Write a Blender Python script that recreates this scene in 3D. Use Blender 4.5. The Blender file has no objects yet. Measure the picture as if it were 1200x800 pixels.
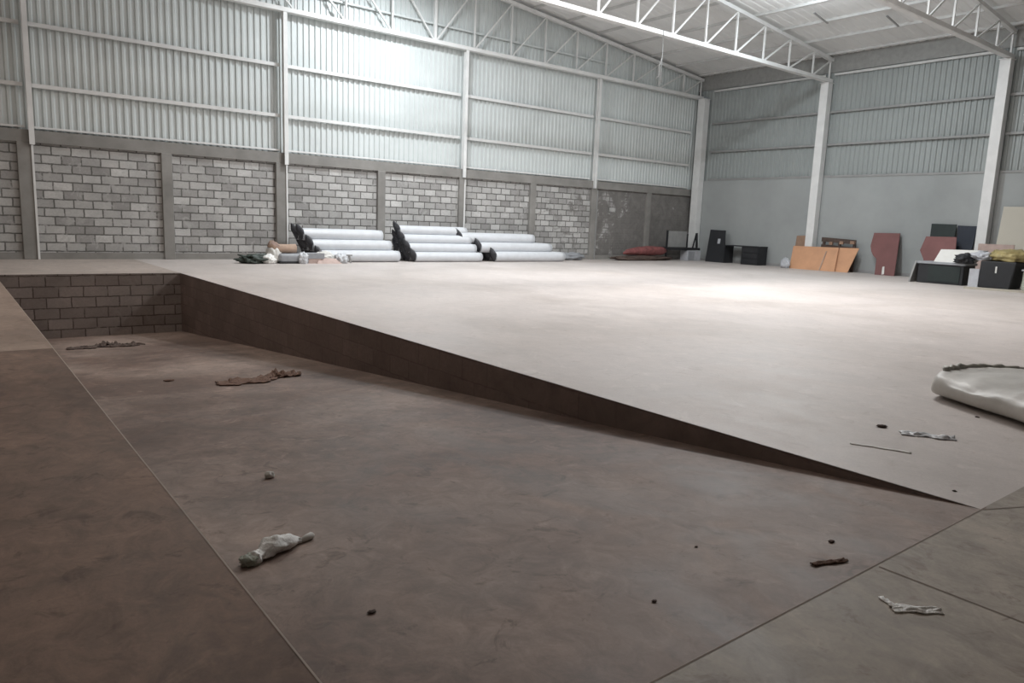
import bpy, bmesh, math, random
from mathutils import Vector, Matrix, noise
random.seed(7)
D = bpy.data
C = bpy.context.scene.collection
sc = bpy.context.scene
R = math.radians

# ------------------------------------------------------------------ dimensions (metres)
XR, YB = 25.9, 20.7          # right wall, back (block) wall
XL, YF = -0.7, -9.0          # left wall, wall behind the camera
BEAM = 3.0                   # top of the masonry on the back wall
RBEAM = 3.37                 # top of the masonry on the right wall
CHORD = 6.78                 # bottom chord of the trusses
EAVE = 7.45
RIDGE_X = 12.7
SLOPE = 0.1
TRUSS_Y = [20.66, 14.93, 9.18]
COLS_X = [1.84, 7.85, 13.87, 19.88]
COLS_Y = [14.96, 9.22]
RX0, RX1, RY0, RY1, RD = 0.76, 3.9, 1.24, 16.17, 1.22    # the ramp

def roof_z(x):
    return EAVE + 0.1 + SLOPE * (XR - x) if x >= RIDGE_X else EAVE + 0.1 + SLOPE * (XR - RIDGE_X) - SLOPE * (RIDGE_X - x)
def ramp_z(y):
    return -RD * (y - RY0) / (RY1 - RY0)

# ------------------------------------------------------------------ materials
def srgb(r, g, b):
    return tuple(((c / 255) / 12.92 if c / 255 <= 0.04045 else ((c / 255 + 0.055) / 1.055) ** 2.4) for c in (r, g, b)) + (1,)
def new_mat(name, rough=0.6, metal=0.0, spec=0.5):
    m = D.materials.new(name); m.use_nodes = True
    nt = m.node_tree; b = nt.nodes['Principled BSDF']
    b.inputs['Roughness'].default_value = rough; b.inputs['Metallic'].default_value = metal
    b.inputs['Specular IOR Level'].default_value = spec
    return m, nt, b
def N(nt, t, **kw):
    n = nt.nodes.new(t)
    for k, v in kw.items():
        if hasattr(n, k): setattr(n, k, v)
        else: n.inputs[k].default_value = v
    return n
def ramp(nt, fac, stops):
    r = nt.nodes.new('ShaderNodeValToRGB'); e = r.color_ramp.elements
    while len(e) < len(stops): e.new(0.5)
    for el, (p, c) in zip(e, stops): el.position = p; el.color = c if len(c) == 4 else tuple(c) + (1,)
    nt.links.new(fac, r.inputs[0]); return r.outputs[0]
def mix(nt, fac, a, b, mode='MIX'):
    m = nt.nodes.new('ShaderNodeMix'); m.data_type = 'RGBA'; m.blend_type = mode
    for sock, v in ((m.inputs[0], fac), (m.inputs[6], a), (m.inputs[7], b)):
        if hasattr(v, 'is_linked') or hasattr(v, 'links'): nt.links.new(v, sock)
        else: sock.default_value = v
    return m.outputs[2]
def wpos(nt):
    g = nt.nodes.new('ShaderNodeNewGeometry'); return g.outputs['Position']
def noise_fac(nt, vec, scale, detail=6, rough=0.6, dist=0.0):
    n = nt.nodes.new('ShaderNodeTexNoise'); n.inputs['Scale'].default_value = scale
    n.inputs['Detail'].default_value = detail; n.inputs['Roughness'].default_value = rough
    n.inputs['Distortion'].default_value = dist
    nt.links.new(vec, n.inputs['Vector']); return n.outputs['Fac']
def scaled(nt, vec, s, loc=(0, 0, 0)):
    mp = nt.nodes.new('ShaderNodeMapping'); mp.inputs['Scale'].default_value = s; mp.inputs['Location'].default_value = loc
    nt.links.new(vec, mp.inputs['Vector']); return mp.outputs['Vector']
def bump(nt, b, h, strength=0.3, dist=0.01):
    n = nt.nodes.new('ShaderNodeBump'); n.inputs['Strength'].default_value = strength; n.inputs['Distance'].default_value = dist
    nt.links.new(h, n.inputs['Height']); nt.links.new(n.outputs['Normal'], b.inputs['Normal'])

def plain(name, col, rough=0.6, metal=0, var=0.12, scale=6, spec=0.5, bmp=0.0):
    m, nt, b = new_mat(name, rough, metal, spec)
    p = wpos(nt); f = noise_fac(nt, p, scale)
    lo = tuple(c * (1 - var) for c in col[:3]) + (1,); hi = tuple(min(1, c * (1 + var)) for c in col[:3]) + (1,)
    nt.links.new(ramp(nt, f, [(0.3, lo), (0.7, hi)]), b.inputs['Base Color'])
    if bmp: bump(nt, b, noise_fac(nt, p, scale * 6), bmp, 0.01)
    return m

def concrete(name, base, dirt, spots, rough=0.55, dirt_lo=0.45, dirt_hi=0.65, spec=0.5, speck=0.5, contrast=.84):
    m, nt, b = new_mat(name, rough, 0, spec)
    p = wpos(nt)
    big = noise_fac(nt, scaled(nt, p, (1, 1, 1), (3, 1, 0)), 0.32, 5, 0.62, 0.6)
    col = mix(nt, ramp(nt, big, [(dirt_lo, (0, 0, 0)), (dirt_hi, (1, 1, 1))]), base, dirt)
    mid = noise_fac(nt, scaled(nt, p, (1, 0.55, 1)), 1.6, 7, 0.65, 1.2)
    col = mix(nt, 1.0, col, ramp(nt, mid, [(0.3, (contrast,) * 3), (0.68, (1.1, 1.1, 1.1))]), 'MULTIPLY')
    sm = noise_fac(nt, scaled(nt, p, (1, 1, 1), (9, 4, 0)), 5.5, 4, 0.7, 0.8)
    col = mix(nt, ramp(nt, sm, [(0.585, (0, 0, 0)), (0.67, (speck,) * 3)]), col, spots)
    sl = noise_fac(nt, scaled(nt, p, (1, 1, 1), (2, 7, 0)), 3.1, 4, 0.7, 1.5)
    col = mix(nt, ramp(nt, sl, [(0.585, (0, 0, 0)), (0.74, (0.40,) * 3)]), col, tuple(min(1, c * 1.35) for c in base[:3]) + (1,))
    mo = noise_fac(nt, scaled(nt, p, (1, .7, 1), (5, 5, 0)), 8, 5, .7, 1.0)
    k_ = 1 - (1 - contrast) * .5
    col = mix(nt, 1.0, col, ramp(nt, mo, [(0.35, (k_,) * 3), (0.65, (2 - k_,) * 3)]), 'MULTIPLY')
    fine = noise_fac(nt, p, 60, 3, 0.7)
    col = mix(nt, 1.0, col, ramp(nt, fine, [(0.3, (0.93, 0.93, 0.93)), (0.7, (1.05, 1.05, 1.05))]), 'MULTIPLY')
    nt.links.new(col, b.inputs['Base Color'])
    nt.links.new(ramp(nt, mid, [(0.3, (rough - 0.07,) * 3), (0.7, (rough + 0.1,) * 3)]), b.inputs['Roughness'])
    bump(nt, b, fine, 0.15, 0.004)
    return m

def block_mat(name, c1, c2, mortar, axes='XZ', plaster=None, p0=0, p1=1, scale_off=(0, 0, 0), msize=0.012, var=0.5):
    """concrete block masonry, 0.4 x 0.2 m blocks, mapped in world metres"""
    m, nt, b = new_mat(name, 0.85, 0, 0.25)
    p = wpos(nt)
    sep = N(nt, 'ShaderNodeSeparateXYZ'); nt.links.new(p, sep.inputs[0])
    cmb = N(nt, 'ShaderNodeCombineXYZ')
    nt.links.new(sep.outputs[axes[0]], cmb.inputs[0]); nt.links.new(sep.outputs['Z'], cmb.inputs[1])
    v = scaled(nt, cmb.outputs[0], (1, 1, 1), scale_off)
    wob = N(nt, 'ShaderNodeTexNoise', Scale=7.0, Detail=3.0); nt.links.new(v, wob.inputs['Vector'])
    v2 = mix(nt, 0.03, v, wob.outputs['Color'], 'ADD')
    br = N(nt, 'ShaderNodeTexBrick', Scale=1.0)
    br.offset = 0.5
    br.inputs['Brick Width'].default_value = 0.41; br.inputs['Row Height'].default_value = 0.205
    br.inputs['Mortar Size'].default_value = msize; br.inputs['Mortar Smooth'].default_value = 0.25; br.inputs['Bias'].default_value = 0.0
    br.inputs['Color1'].default_value = c1; br.inputs['Color2'].default_value = c2; br.inputs['Mortar'].default_value = mortar
    nt.links.new(v2, br.inputs['Vector'])
    col = br.outputs['Color']
    st = noise_fac(nt, v, 1.3, 6, 0.65, 0.5)
    col = mix(nt, 1.0, col, ramp(nt, st, [(0.3, (1 - var * .4,) * 3), (0.7, (1 + var * .25,) * 3)]), 'MULTIPLY')
    fi = noise_fac(nt, v, 22, 4, 0.7)
    col = mix(nt, 1.0, col, ramp(nt, fi, [(0.3, (0.88,) * 3), (0.7, (1.08,) * 3)]), 'MULTIPLY')
    smear = ramp(nt, noise_fac(nt, v, 3.4, 6, .75, .8), [(.54, (0, 0, 0)), (.62, (.75,) * 3)])
    col = mix(nt, smear, col, tuple((a_ * .6 + b_ * .4) * .9 for a_, b_ in zip(c1[:3], c2[:3])) + (1,))
    if plaster is not None:
        n1 = noise_fac(nt, v, 1.1, 6, 0.7, 0.4)
        mr = N(nt, 'ShaderNodeMapRange'); nt.links.new(sep.outputs[axes[0]], mr.inputs[0])
        mr.inputs[1].default_value = p0; mr.inputs[2].default_value = p1; mr.inputs[3].default_value = -0.35; mr.inputs[4].default_value = 0.22
        ad = N(nt, 'ShaderNodeMath', operation='ADD'); nt.links.new(n1, ad.inputs[0]); nt.links.new(mr.outputs[0], ad.inputs[1])
        pf = ramp(nt, ad.outputs[0], [(0.48, (0, 0, 0)), (0.56, (1, 1, 1))])
        pn = noise_fac(nt, v, 2.4, 6, 0.7, 1.0)
        pc = ramp(nt, pn, [(0.3, tuple(c * .75 for c in plaster[:3])), (0.7, tuple(c * 1.2 for c in plaster[:3]))])
        col = mix(nt, pf, col, pc)
    nt.links.new(col, b.inputs['Base Color'])
    inv = N(nt, 'ShaderNodeMath', operation='SUBTRACT'); inv.inputs[0].default_value = 1.0; nt.links.new(br.outputs['Fac'], inv.inputs[1])
    bump(nt, b, inv.outputs[0], 0.6, 0.012)
    return m

M = {}
M['floor'] = concrete('floor_concrete', (.56, .51, .485, 1), (.49, .44, .41, 1), (.34, .28, .25, 1), 0.52, speck=.25, spec=.5, contrast=.92)
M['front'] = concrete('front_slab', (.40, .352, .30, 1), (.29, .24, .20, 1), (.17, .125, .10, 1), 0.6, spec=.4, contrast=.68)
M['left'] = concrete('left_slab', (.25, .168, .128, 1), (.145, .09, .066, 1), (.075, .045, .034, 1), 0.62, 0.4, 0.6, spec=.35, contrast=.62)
M['left_far'] = concrete('left_far_slab', (.35, .265, .215, 1), (.27, .20, .16, 1), (.16, .11, .085, 1), 0.6, 0.45, 0.65, spec=.4, contrast=.8)
M['strip'] = concrete('rear_strip_slab', (.455, .392, .352, 1), (.38, .32, .285, 1), (.22, .17, .145, 1), 0.6, 0.45, 0.65, spec=.4, contrast=.85)
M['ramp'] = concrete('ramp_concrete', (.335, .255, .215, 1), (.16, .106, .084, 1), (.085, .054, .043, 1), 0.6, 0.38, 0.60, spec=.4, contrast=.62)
M['joint_light'] = plain('joint_light', (.42, .36, .31, 1), .8)
M['joint_dark'] = plain('joint_dark', (.24, .19, .16, 1), .9)
M['blocks'] = block_mat('blocks', (.56, .55, .535, 1), (.31, .30, .29, 1), (.15, .145, .135, 1), 'XZ', msize=.018, plaster=(.20, .19, .18, 1), p0=12.5, p1=24.0)
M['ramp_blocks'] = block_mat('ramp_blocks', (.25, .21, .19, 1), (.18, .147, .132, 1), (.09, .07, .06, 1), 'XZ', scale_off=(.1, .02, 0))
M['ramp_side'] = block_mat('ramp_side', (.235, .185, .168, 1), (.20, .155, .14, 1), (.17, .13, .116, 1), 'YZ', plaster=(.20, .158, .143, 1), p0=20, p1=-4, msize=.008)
M['beam'] = plain('cast_concrete', (.25, .24, .225, 1), .85, var=.2, scale=1.4, bmp=.2)
M['front_wall'] = plain('front_wall', (.07, .06, .055, 1), .9)
M['dark_wall'] = plain('dark_wall', (.38, .33, .29, 1), .9)
M['sheet_shaded'] = plain('painted_sheet_shaded', (.33, .355, .35, 1), .5, var=.04, scale=1.2)  # sheet colour darkened in place of dimmer light on the right wall
M['eave_band'] = plain('eave_flashing', (.30, .30, .29, 1), .6)
M['plaster'] = plain('painted_plaster', (.345, .36, .358, 1), .8, var=.07, scale=.8, bmp=.08)
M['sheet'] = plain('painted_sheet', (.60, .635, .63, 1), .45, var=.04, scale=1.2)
M['roof'] = plain('roof_sheet', (.80, .80, .79, 1), .5, var=.05, scale=1.0)
M['steel'] = plain('painted_steel', (.74, .74, .73, 1), .42, var=.06, scale=3)
M['steel_grey'] = plain('grey_steel', (.30, .30, .295, 1), .5, var=.1, scale=3)
M['purlin'] = plain('purlin_steel', (.60, .60, .59, 1), .55, var=.1, scale=3)
M['white_film'] = plain('white_film', (.64, .66, .69, 1), .38, var=.05, scale=5)
M['black_film'] = plain('black_film', (.035, .036, .042, 1), .55, var=.5, scale=14, bmp=.4)
M['cardboard'] = plain('cardboard', (.42, .30, .23, 1), .85, var=.15)
M['orange'] = plain('orange_plywood', (.56, .30, .17, 1), .7, var=.1, scale=2)
M['brown'] = plain('brown_board', (.30, .19, .13, 1), .8)
M['dark_wood'] = plain('dark_wood', (.075, .05, .04, 1), .7, var=.35, scale=9)
M['maroon'] = plain('maroon_board', (.19, .08, .076, 1), .7, var=.12, scale=2)
M['red'] = plain('red_sheet', (.21, .07, .068, 1), .7, var=.4)
M['green_black'] = plain('green_black_panel', (.020, .028, .027, 1), .75)
M['navy'] = plain('navy_panel', (.018, .023, .036, 1), .75)
M['black'] = plain('black_laminate', (.018, .019, .022, 1), .65)
M['grey'] = plain('grey_laminate', (.30, .31, .33, 1), .5)
M['light_grey'] = plain('light_grey', (.46, .47, .50, 1), .5)
M['cream'] = plain('cream_board', (.47, .44, .375, 1), .7, var=.04, scale=1)
M['foam'] = plain('white_foam', (.70, .69, .66, 1), .7, var=.05)
M['yellow'] = plain('yellow_sack', (.33, .27, .12, 1), .6, var=.3, scale=5, bmp=.4)
M['dark_rag'] = plain('dark_rag', (.10, .07, .058, 1), .9, var=.5, scale=25, bmp=.5)
M['rag_ochre'] = plain('brown_rag', (.15, .085, .06, 1), .9, var=.4, scale=25, bmp=.5)
M['pink'] = plain('pinkish_board', (.50, .38, .34, 1), .75)
M['bag_white'] = plain('white_bag', (.90, .90, .86, 1), .5, var=.15, scale=20, bmp=.5)
M['bag_green'] = plain('pale_bag', (.40, .43, .36, 1), .45, var=.3, scale=20, bmp=.5)
M['dark_green_bag'] = plain('dark_green_bag', (.04, .055, .045, 1), .45, var=.5, scale=15, bmp=.5)
M['grey_film'] = plain('grey_film', (.42, .41, .37, 1), .5, var=.3, scale=14)
M['mat_side'] = plain('mat_wrap', (.60, .59, .56, 1), .5, var=.1, scale=4, bmp=.2)
M['olive'] = plain('olive_twist', (.20, .19, .15, 1), .7, var=.3)

# ------------------------------------------------------------------ helpers
def link_bm(name, bm, mat, parent=None, smooth=False):
    me = D.meshes.new(name); bmesh.ops.recalc_face_normals(bm, faces=bm.faces[:]); bm.to_mesh(me); bm.free()
    for m_ in (mat if isinstance(mat, (list, tuple)) else [mat]): me.materials.append(m_)
    if smooth:
        for p in me.polygons: p.use_smooth = True
    o = D.objects.new(name, me); C.objects.link(o)
    if parent is not None: o.parent = parent
    return o
def tag(o, label, cat, group=None, kind=None):
    if label: o['label'] = label
    if cat: o['category'] = cat
    if group: o['group'] = group
    if kind: o['kind'] = kind
    return o
def thing(name, label, cat, loc=(0, 0, 0), rz=0, group=None):
    o = D.objects.new(name, None); C.objects.link(o); o.empty_display_size = .1
    o.location = loc; o.rotation_euler = (0, 0, rz)
    return tag(o, label, cat, group)
def struct(name, bm, mat, smooth=False, label=None):
    o = link_bm(name, bm, mat, None, smooth); o['kind'] = 'structure'
    if label: o['label'] = label
    return o
def box(bm, x0, x1, y0, y1, z0, z1, mi=0):
    vs = [bm.verts.new(p) for p in ((x0, y0, z0), (x1, y0, z0), (x1, y1, z0), (x0, y1, z0), (x0, y0, z1), (x1, y0, z1), (x1, y1, z1), (x0, y1, z1))]
    for f in ((0, 3, 2, 1), (4, 5, 6, 7), (0, 1, 5, 4), (1, 2, 6, 5), (2, 3, 7, 6), (3, 0, 4, 7)):
        fc = bm.faces.new([vs[i] for i in f]); fc.material_index = mi
    return vs
def boxbm(*a):
    bm = bmesh.new(); box(bm, *a); return bm
def bevel(bm, w, seg=2):
    bmesh.ops.bevel(bm, geom=bm.edges[:], offset=w, segments=seg, affect='EDGES', profile=0.5); return bm
def bar(bm, a, b, w, h=None, up=(0, 0, 1)):
    a, b = Vector(a), Vector(b); h = h or w
    d = (b - a).normalized(); s = d.cross(Vector(up))
    if s.length < 1e-4: s = d.cross(Vector((0, 1, 0)))
    s.normalize(); u = s.cross(d).normalized()
    vs = []
    for p in (a, b):
        for i, j in ((-1, -1), (1, -1), (1, 1), (-1, 1)): vs.append(bm.verts.new(p + s * (i * w / 2) + u * (j * h / 2)))
    for f in ((0, 3, 2, 1), (4, 5, 6, 7), (0, 1, 5, 4), (1, 2, 6, 5), (2, 3, 7, 6), (3, 0, 4, 7)): bm.faces.new([vs[i] for i in f])
def tube(bm, pts, rad, seg=8, cap=True):
    pts = [Vector(p) for p in pts]; rings = []
    for i, p in enumerate(pts):
        d = (pts[min(i + 1, len(pts) - 1)] - pts[max(i - 1, 0)]).normalized()
        s = d.cross(Vector((0, 0, 1)))
        if s.length < 1e-3: s = Vector((1, 0, 0))
        s.normalize(); u = s.cross(d).normalized()
        r_ = rad[i] if isinstance(rad, (list, tuple)) else rad
        rings.append([bm.verts.new(p + (s * math.cos(t) + u * math.sin(t)) * r_) for t in [2 * math.pi * k / seg for k in range(seg)]])
    for a, b in zip(rings, rings[1:]):
        for k in range(seg): bm.faces.new((a[k], a[(k + 1) % seg], b[(k + 1) % seg], b[k]))
    if cap: bm.faces.new(rings[0][::-1]); bm.faces.new(rings[-1])
    return rings
def prism(bm, outline, offs):
    """outline: list of 3-D points; offs: thickness vector"""
    offs = Vector(offs); a = [bm.verts.new(Vector(p)) for p in outline]; b = [bm.verts.new(Vector(p) + offs) for p in outline]
    bm.faces.new(a[::-1]); bm.faces.new(b); n = len(a)
    for i in range(n): bm.faces.new((a[i], a[(i + 1) % n], b[(i + 1) % n], b[i]))
def lump(size, amp=.25, freq=2.2, seed=0, sub=4, flat=True, mat=None, ridge=0.0):
    """crumpled, bag-like blob that sits on z=0"""
    bm = bmesh.new(); bmesh.ops.create_icosphere(bm, subdivisions=sub, radius=1)
    off = Vector((seed * 3.7, seed * 1.3, seed * 5.1))
    for v in bm.verts:
        n = noise.fractal(v.co * freq + off, 1.0, 2.0, 4)
        k = 1 + amp * n
        if ridge: k += ridge * abs(noise.noise(v.co * freq * 2.3 + off))
        v.co *= k
        v.co = Vector((v.co.x * size[0] / 2, v.co.y * size[1] / 2, v.co.z * size[2] / 2))
    zs = [v.co.z for v in bm.verts]; lo = -size[2] / 2 * .72
    for v in bm.verts:
        if v.co.z < lo: v.co.z = lo + (v.co.z - lo) * .03
    lo = min(v.co.z for v in bm.verts)
    for v in bm.verts: v.co.z -= lo
    return bm
def place(o, loc, rz=0, rx=0, ry=0):
    o.location = loc; o.rotation_euler = (rx, ry, rz); return o
def crumpled_sheet(L, W, H, seed=0, nx=26, ny=14, taper=None, thick=.004):
    """thin crumpled film/cloth lying on the ground with real folds"""
    bm = bmesh.new(); g = []
    for i in range(nx + 1):
        row = []
        for j in range(ny + 1):
            u, v = i / nx, j / ny
            w = W * (taper(u) if taper else 1)
            e = 0.12 * noise.noise(Vector((u * 5 + seed, v * 5, seed)))
            x = (u - .5) * L + e * W; y = (v - .5) * w + .35 * w * (noise.noise(Vector((u * 3.1 + seed * 2, 0, 1.7))))
            z = thick + H * abs(noise.fractal(Vector((u * 4.5 + seed, v * 3.2 + seed * .7, 2.1)), 1, 2, 4)) * (1 - .55 * abs(2 * v - 1))
            row.append(bm.verts.new((x, y, z)))
        g.append(row)
    for i in range(nx):
        for j in range(ny): bm.faces.new((g[i][j], g[i + 1][j], g[i + 1][j + 1], g[i][j + 1]))
    top = bm.faces[:]
    r_ = bmesh.ops.extrude_face_region(bm, geom=top)
    for v in r_['geom']:
        if isinstance(v, bmesh.types.BMVert): v.co.z = max(0.0005, v.co.z - thick)
    return bm

# ------------------------------------------------------------------ the floor, the ramp
bm = bmesh.new()
def quad(bm, pts, mi=0, n=1):
    f = bm.faces.new([bm.verts.new(p) for p in pts]); f.material_index = mi
quad(bm, [(RX1, RY0, 0), (XR, RY0, 0), (XR, YB + .2, 0), (RX1, YB + .2, 0)])
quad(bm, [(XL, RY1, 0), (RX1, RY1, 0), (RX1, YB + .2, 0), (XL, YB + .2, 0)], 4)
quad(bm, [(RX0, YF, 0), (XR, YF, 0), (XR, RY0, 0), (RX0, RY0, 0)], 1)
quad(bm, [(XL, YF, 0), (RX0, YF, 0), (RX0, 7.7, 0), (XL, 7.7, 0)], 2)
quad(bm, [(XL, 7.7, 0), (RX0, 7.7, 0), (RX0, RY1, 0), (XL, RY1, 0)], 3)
struct('floor', bm, [M['floor'], M['front'], M['left'], M['left_far'], M['strip']], label='dusty concrete warehouse floor with a sunken ramp cut into it')
bm = bmesh.new()
n = 30
for i in range(n):
    ya = RY0 + (RY1 - RY0) * i / n; yb = RY0 + (RY1 - RY0) * (i + 1) / n
    quad(bm, [(RX0, ya, ramp_z(ya)), (RX1, ya, ramp_z(ya)), (RX1, yb, ramp_z(yb)), (RX0, yb, ramp_z(yb))])
bmesh.ops.remove_doubles(bm, verts=bm.verts[:], dist=1e-4)
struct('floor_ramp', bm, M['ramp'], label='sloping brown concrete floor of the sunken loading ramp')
# retaining walls of the ramp: a long triangle, its mate on the left and the block end wall
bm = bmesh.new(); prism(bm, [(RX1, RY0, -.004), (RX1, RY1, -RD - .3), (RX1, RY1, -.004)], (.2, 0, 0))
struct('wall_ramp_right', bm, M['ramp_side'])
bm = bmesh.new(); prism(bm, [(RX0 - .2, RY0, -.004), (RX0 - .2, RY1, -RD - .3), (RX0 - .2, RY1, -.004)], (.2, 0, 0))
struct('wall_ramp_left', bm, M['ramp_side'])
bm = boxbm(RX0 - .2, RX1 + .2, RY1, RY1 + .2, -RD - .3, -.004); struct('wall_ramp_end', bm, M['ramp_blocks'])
# worn joints in the slabs
def joint(k, a, b, w, mat, z=.0015):
    bm = bmesh.new(); a, b = Vector(a + (0,)), Vector(b + (0,)); n = 24; s = (b - a).normalized().cross(Vector((0, 0, 1)))
    L = []
    for i in range(n + 1):
        p = a.lerp(b, i / n); q = (noise.noise(p * 1.7) * .25) * w
        L.append((bm.verts.new(p + s * (w / 2 + q) + Vector((0, 0, z))), bm.verts.new(p - s * (w / 2 - q) + Vector((0, 0, z)))))
    for i in range(n): bm.faces.new((L[i][0], L[i + 1][0], L[i + 1][1], L[i][1]))
    struct('trim_%d' % k, bm, mat)
joint(1, (RX0 - .005, -1.0), (RX0 - .005, RY1), .007, M['joint_light'])
joint(2, (2.84, RY0 - .02), (2.84, -3.0), .008, M['joint_dark'])
joint(3, (RX1, RY0 - .01), (9.5, -1.3), .007, M['joint_dark'])
joint(4, (XL, 7.7), (RX0 - .01, 7.7), .012, M['joint_dark'])
joint(5, (RX0, RY0 - .006), (RX1 + .05, RY0 - .006), .006, M['joint_dark'], .001)

# ------------------------------------------------------------------ walls
def corrugated(u0, u1, z0, ztop, pitch, depth, place_fn):
    """trapezoidal sheet; ztop(u) gives the height of the top edge"""
    bm = bmesh.new(); prof = []
    u = u0
    while u < u1:
        for du, d in ((0, 0), (pitch * .42, 0), (pitch * .56, depth), (pitch * .86, depth)):
            if u + du <= u1: prof.append((u + du, d))
        u += pitch
    prof.append((u1, 0)); prev = None
    for (uu, d) in prof:
        a = bm.verts.new(place_fn(uu, d, z0)); b = bm.verts.new(place_fn(uu, d, ztop(uu)))
        if prev: bm.faces.new((prev[0], a, b, prev[1]))
        prev = (a, b)
    return bm
# back wall: masonry below, sheet above
bm = boxbm(XL, XR + .3, YB + .06, YB + .25, 0, BEAM - .02); struct('wall_back', bm, M['blocks'], label='concrete block wall at the back of the hall')
bm = corrugated(XL, XR + .1, BEAM - .02, lambda u: roof_z(u) - .01, .172, .035, lambda u, d, z: (u, YB + .19 - d, z))
struct('wall_back_upper', bm, M['sheet'], label='light ribbed sheet cladding above the block wall')
def beam_piece(name, *a): return struct(name, bevel(boxbm(*a), .008, 1), M['beam'])
k = 10
bm = bmesh.new(); box(bm, XL, XR, YB - .02, YB + .2, BEAM - .30, BEAM - .02); box(bm, XL, XR, YB + .0, YB + .2, 0, .16)
struct('trim_6', bm, M['beam'], label='cast concrete ring beam along the block wall')
cx = [-1.2 + .0, 1.72, 4.76, 7.76, 10.9, 13.9, 16.95, 19.98, 23.1]
bm = bmesh.new()
cols_txt = ['under the leftmost white steel column', 'between the first two steel columns from the left', 'behind the cardboard roll heap',
            'between the left and middle roll piles', 'behind the middle roll pile', 'behind the right roll pile',
            'just right of the roll piles', 'beside the red bundle near the corner']
for x, t in zip(cx[1:], cols_txt):
    w = .32 if t.startswith(('under', 'behind the card')) else .26
    o = link_bm('concrete_column', bevel(boxbm(x - w / 2, x + w / 2, YB - .035, YB + .19, 0, BEAM - .30), .01, 1), M['beam'])
    tag(o, 'grey cast concrete column in the block wall, ' + t, 'column', 'cast columns of the block wall')
# right wall
bm = boxbm(XR + .06, XR + .25, YF, YB + .2, 0, RBEAM); struct('wall_right', bm, M['plaster'], label='smooth grey painted lower wall on the right')
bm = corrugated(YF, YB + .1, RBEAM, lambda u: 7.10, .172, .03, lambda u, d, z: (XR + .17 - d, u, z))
struct('wall_right_upper', bm, M['sheet_shaded'], label='ribbed sheet cladding above the right wall')
# left wall and the wall behind the viewer, outside the view: they close the hall
bm = boxbm(XL - .2, XL, YF, YB + .2, 0, roof_z(XL)); struct('wall_left', bm, M['dark_wall'])
bm = boxbm(XL - .2, XR + .3, YF - .2, YF, 0, 9.2); struct('wall_front', bm, M['front_wall'])
# gable and eave foot line
bm = boxbm(XR + .10, XR + .28, YF, YB + .2, 7.08, 7.80); struct('trim_7', bm, M['eave_band'], label='dark flashing between right cladding and roof')
bm = boxbm(XR + .02, XR + .08, YF, YB, 0, .10); struct('baseboard_right', bm, M['steel_grey'])

# ------------------------------------------------------------------ roof
bm = bmesh.new(); pitch, dep = .30, .012
prof = []; y = YF - .2
while y < YB + .3:
    for dy, d in ((0, 0), (.18, 0), (.20, dep), (.27, dep)): prof.append((y + dy, d))
    y += pitch
xs = [XL - .2, RIDGE_X, XR + .3]; prev = None
for (yy, d) in prof:
    r_ = [bm.verts.new((x, yy, roof_z(x) + .14 + d)) for x in xs]
    if prev:
        for i in range(2): bm.faces.new((prev[i], prev[i + 1], r_[i + 1], r_[i]))
    prev = r_
struct('ceiling', bm, M['roof'], label='pale ribbed sheet roof')
# purlins
px = [XR - .25 - 1.5 * i for i in range(18)]
ordn = ['lowest', 'second', 'third', 'fourth', 'fifth', 'sixth', 'seventh', 'eighth', 'ninth', 'tenth', 'eleventh', 'twelfth', 'thirteenth', 'fourteenth', 'fifteenth', 'sixteenth', 'seventeenth', 'eighteenth']
for i, x in enumerate(px):
    if x < 0: continue
    bm = bmesh.new(); z = roof_z(x) + .02
    box(bm, x - .003, x + .003, YF, YB, z + .04, z + .12); box(bm, x, x + .05, YF, YB, z + .04, z + .046); box(bm, x, x + .05, YF, YB, z + .114, z + .12)
    o = link_bm('roof_purlin', bm, M['purlin'])
    tag(o, 'thin grey steel purlin under the roof sheet, %s counted up from the right eave' % ordn[i], 'purlin', 'roof purlins')

# ------------------------------------------------------------------ steel columns
def h_column(name, x, y, z0, z1, axis, label, w=.17, d=.2, t=.014, mat='steel'):
    """H section; flanges face along axis"""
    root = thing(name, label, 'column', (x, y, z0), 0, 'steel columns of the hall')
    H_ = z1 - z0
    for s in (-1, 1):
        a = (-w / 2, w / 2, s * d / 2 - t / 2, s * d / 2 + t / 2, 0, H_) if axis == 'y' else (s * d / 2 - t / 2, s * d / 2 + t / 2, -w / 2, w / 2, 0, H_)
        link_bm('flange', boxbm(*a), M[mat], root)
    a = (-t / 2, t / 2, -d / 2, d / 2, 0, H_) if axis == 'y' else (-d / 2, d / 2, -t / 2, t / 2, 0, H_)
    link_bm('web', boxbm(*a), M[mat], root)
    return root
lab = ['white steel column on the block wall, leftmost, over a concrete column', 'white steel column on the block wall above the cardboard roll',
       'white steel column on the block wall above the middle roll pile', 'white steel column on the block wall right of the roll piles']
for x, l in zip(COLS_X, lab):
    h_column('steel_column', x + .02, YB - .07, BEAM - (.35 if x < 10 else .3), CHORD - .07, 'y', l, .11, .13)
    # thin strip of the same section left bare beside the concrete, down to the floor
    so = dict(zip(COLS_X, (0, .03, .08, .22)))[x]
    bm = boxbm(x + so, x + so + .045, YB - .06, YB - .036, 0, BEAM - .36)
    o = link_bm('steel_strip', bm, M['steel'] if x < 15 else M['steel_grey'])
    tag(o, 'thin pale steel edge on the masonry ' + ['at far left', 'behind the cardboard roll', 'behind the middle roll pile', 'right of the roll piles'][COLS_X.index(x)], 'strip', 'steel edges beside the concrete columns')
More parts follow.
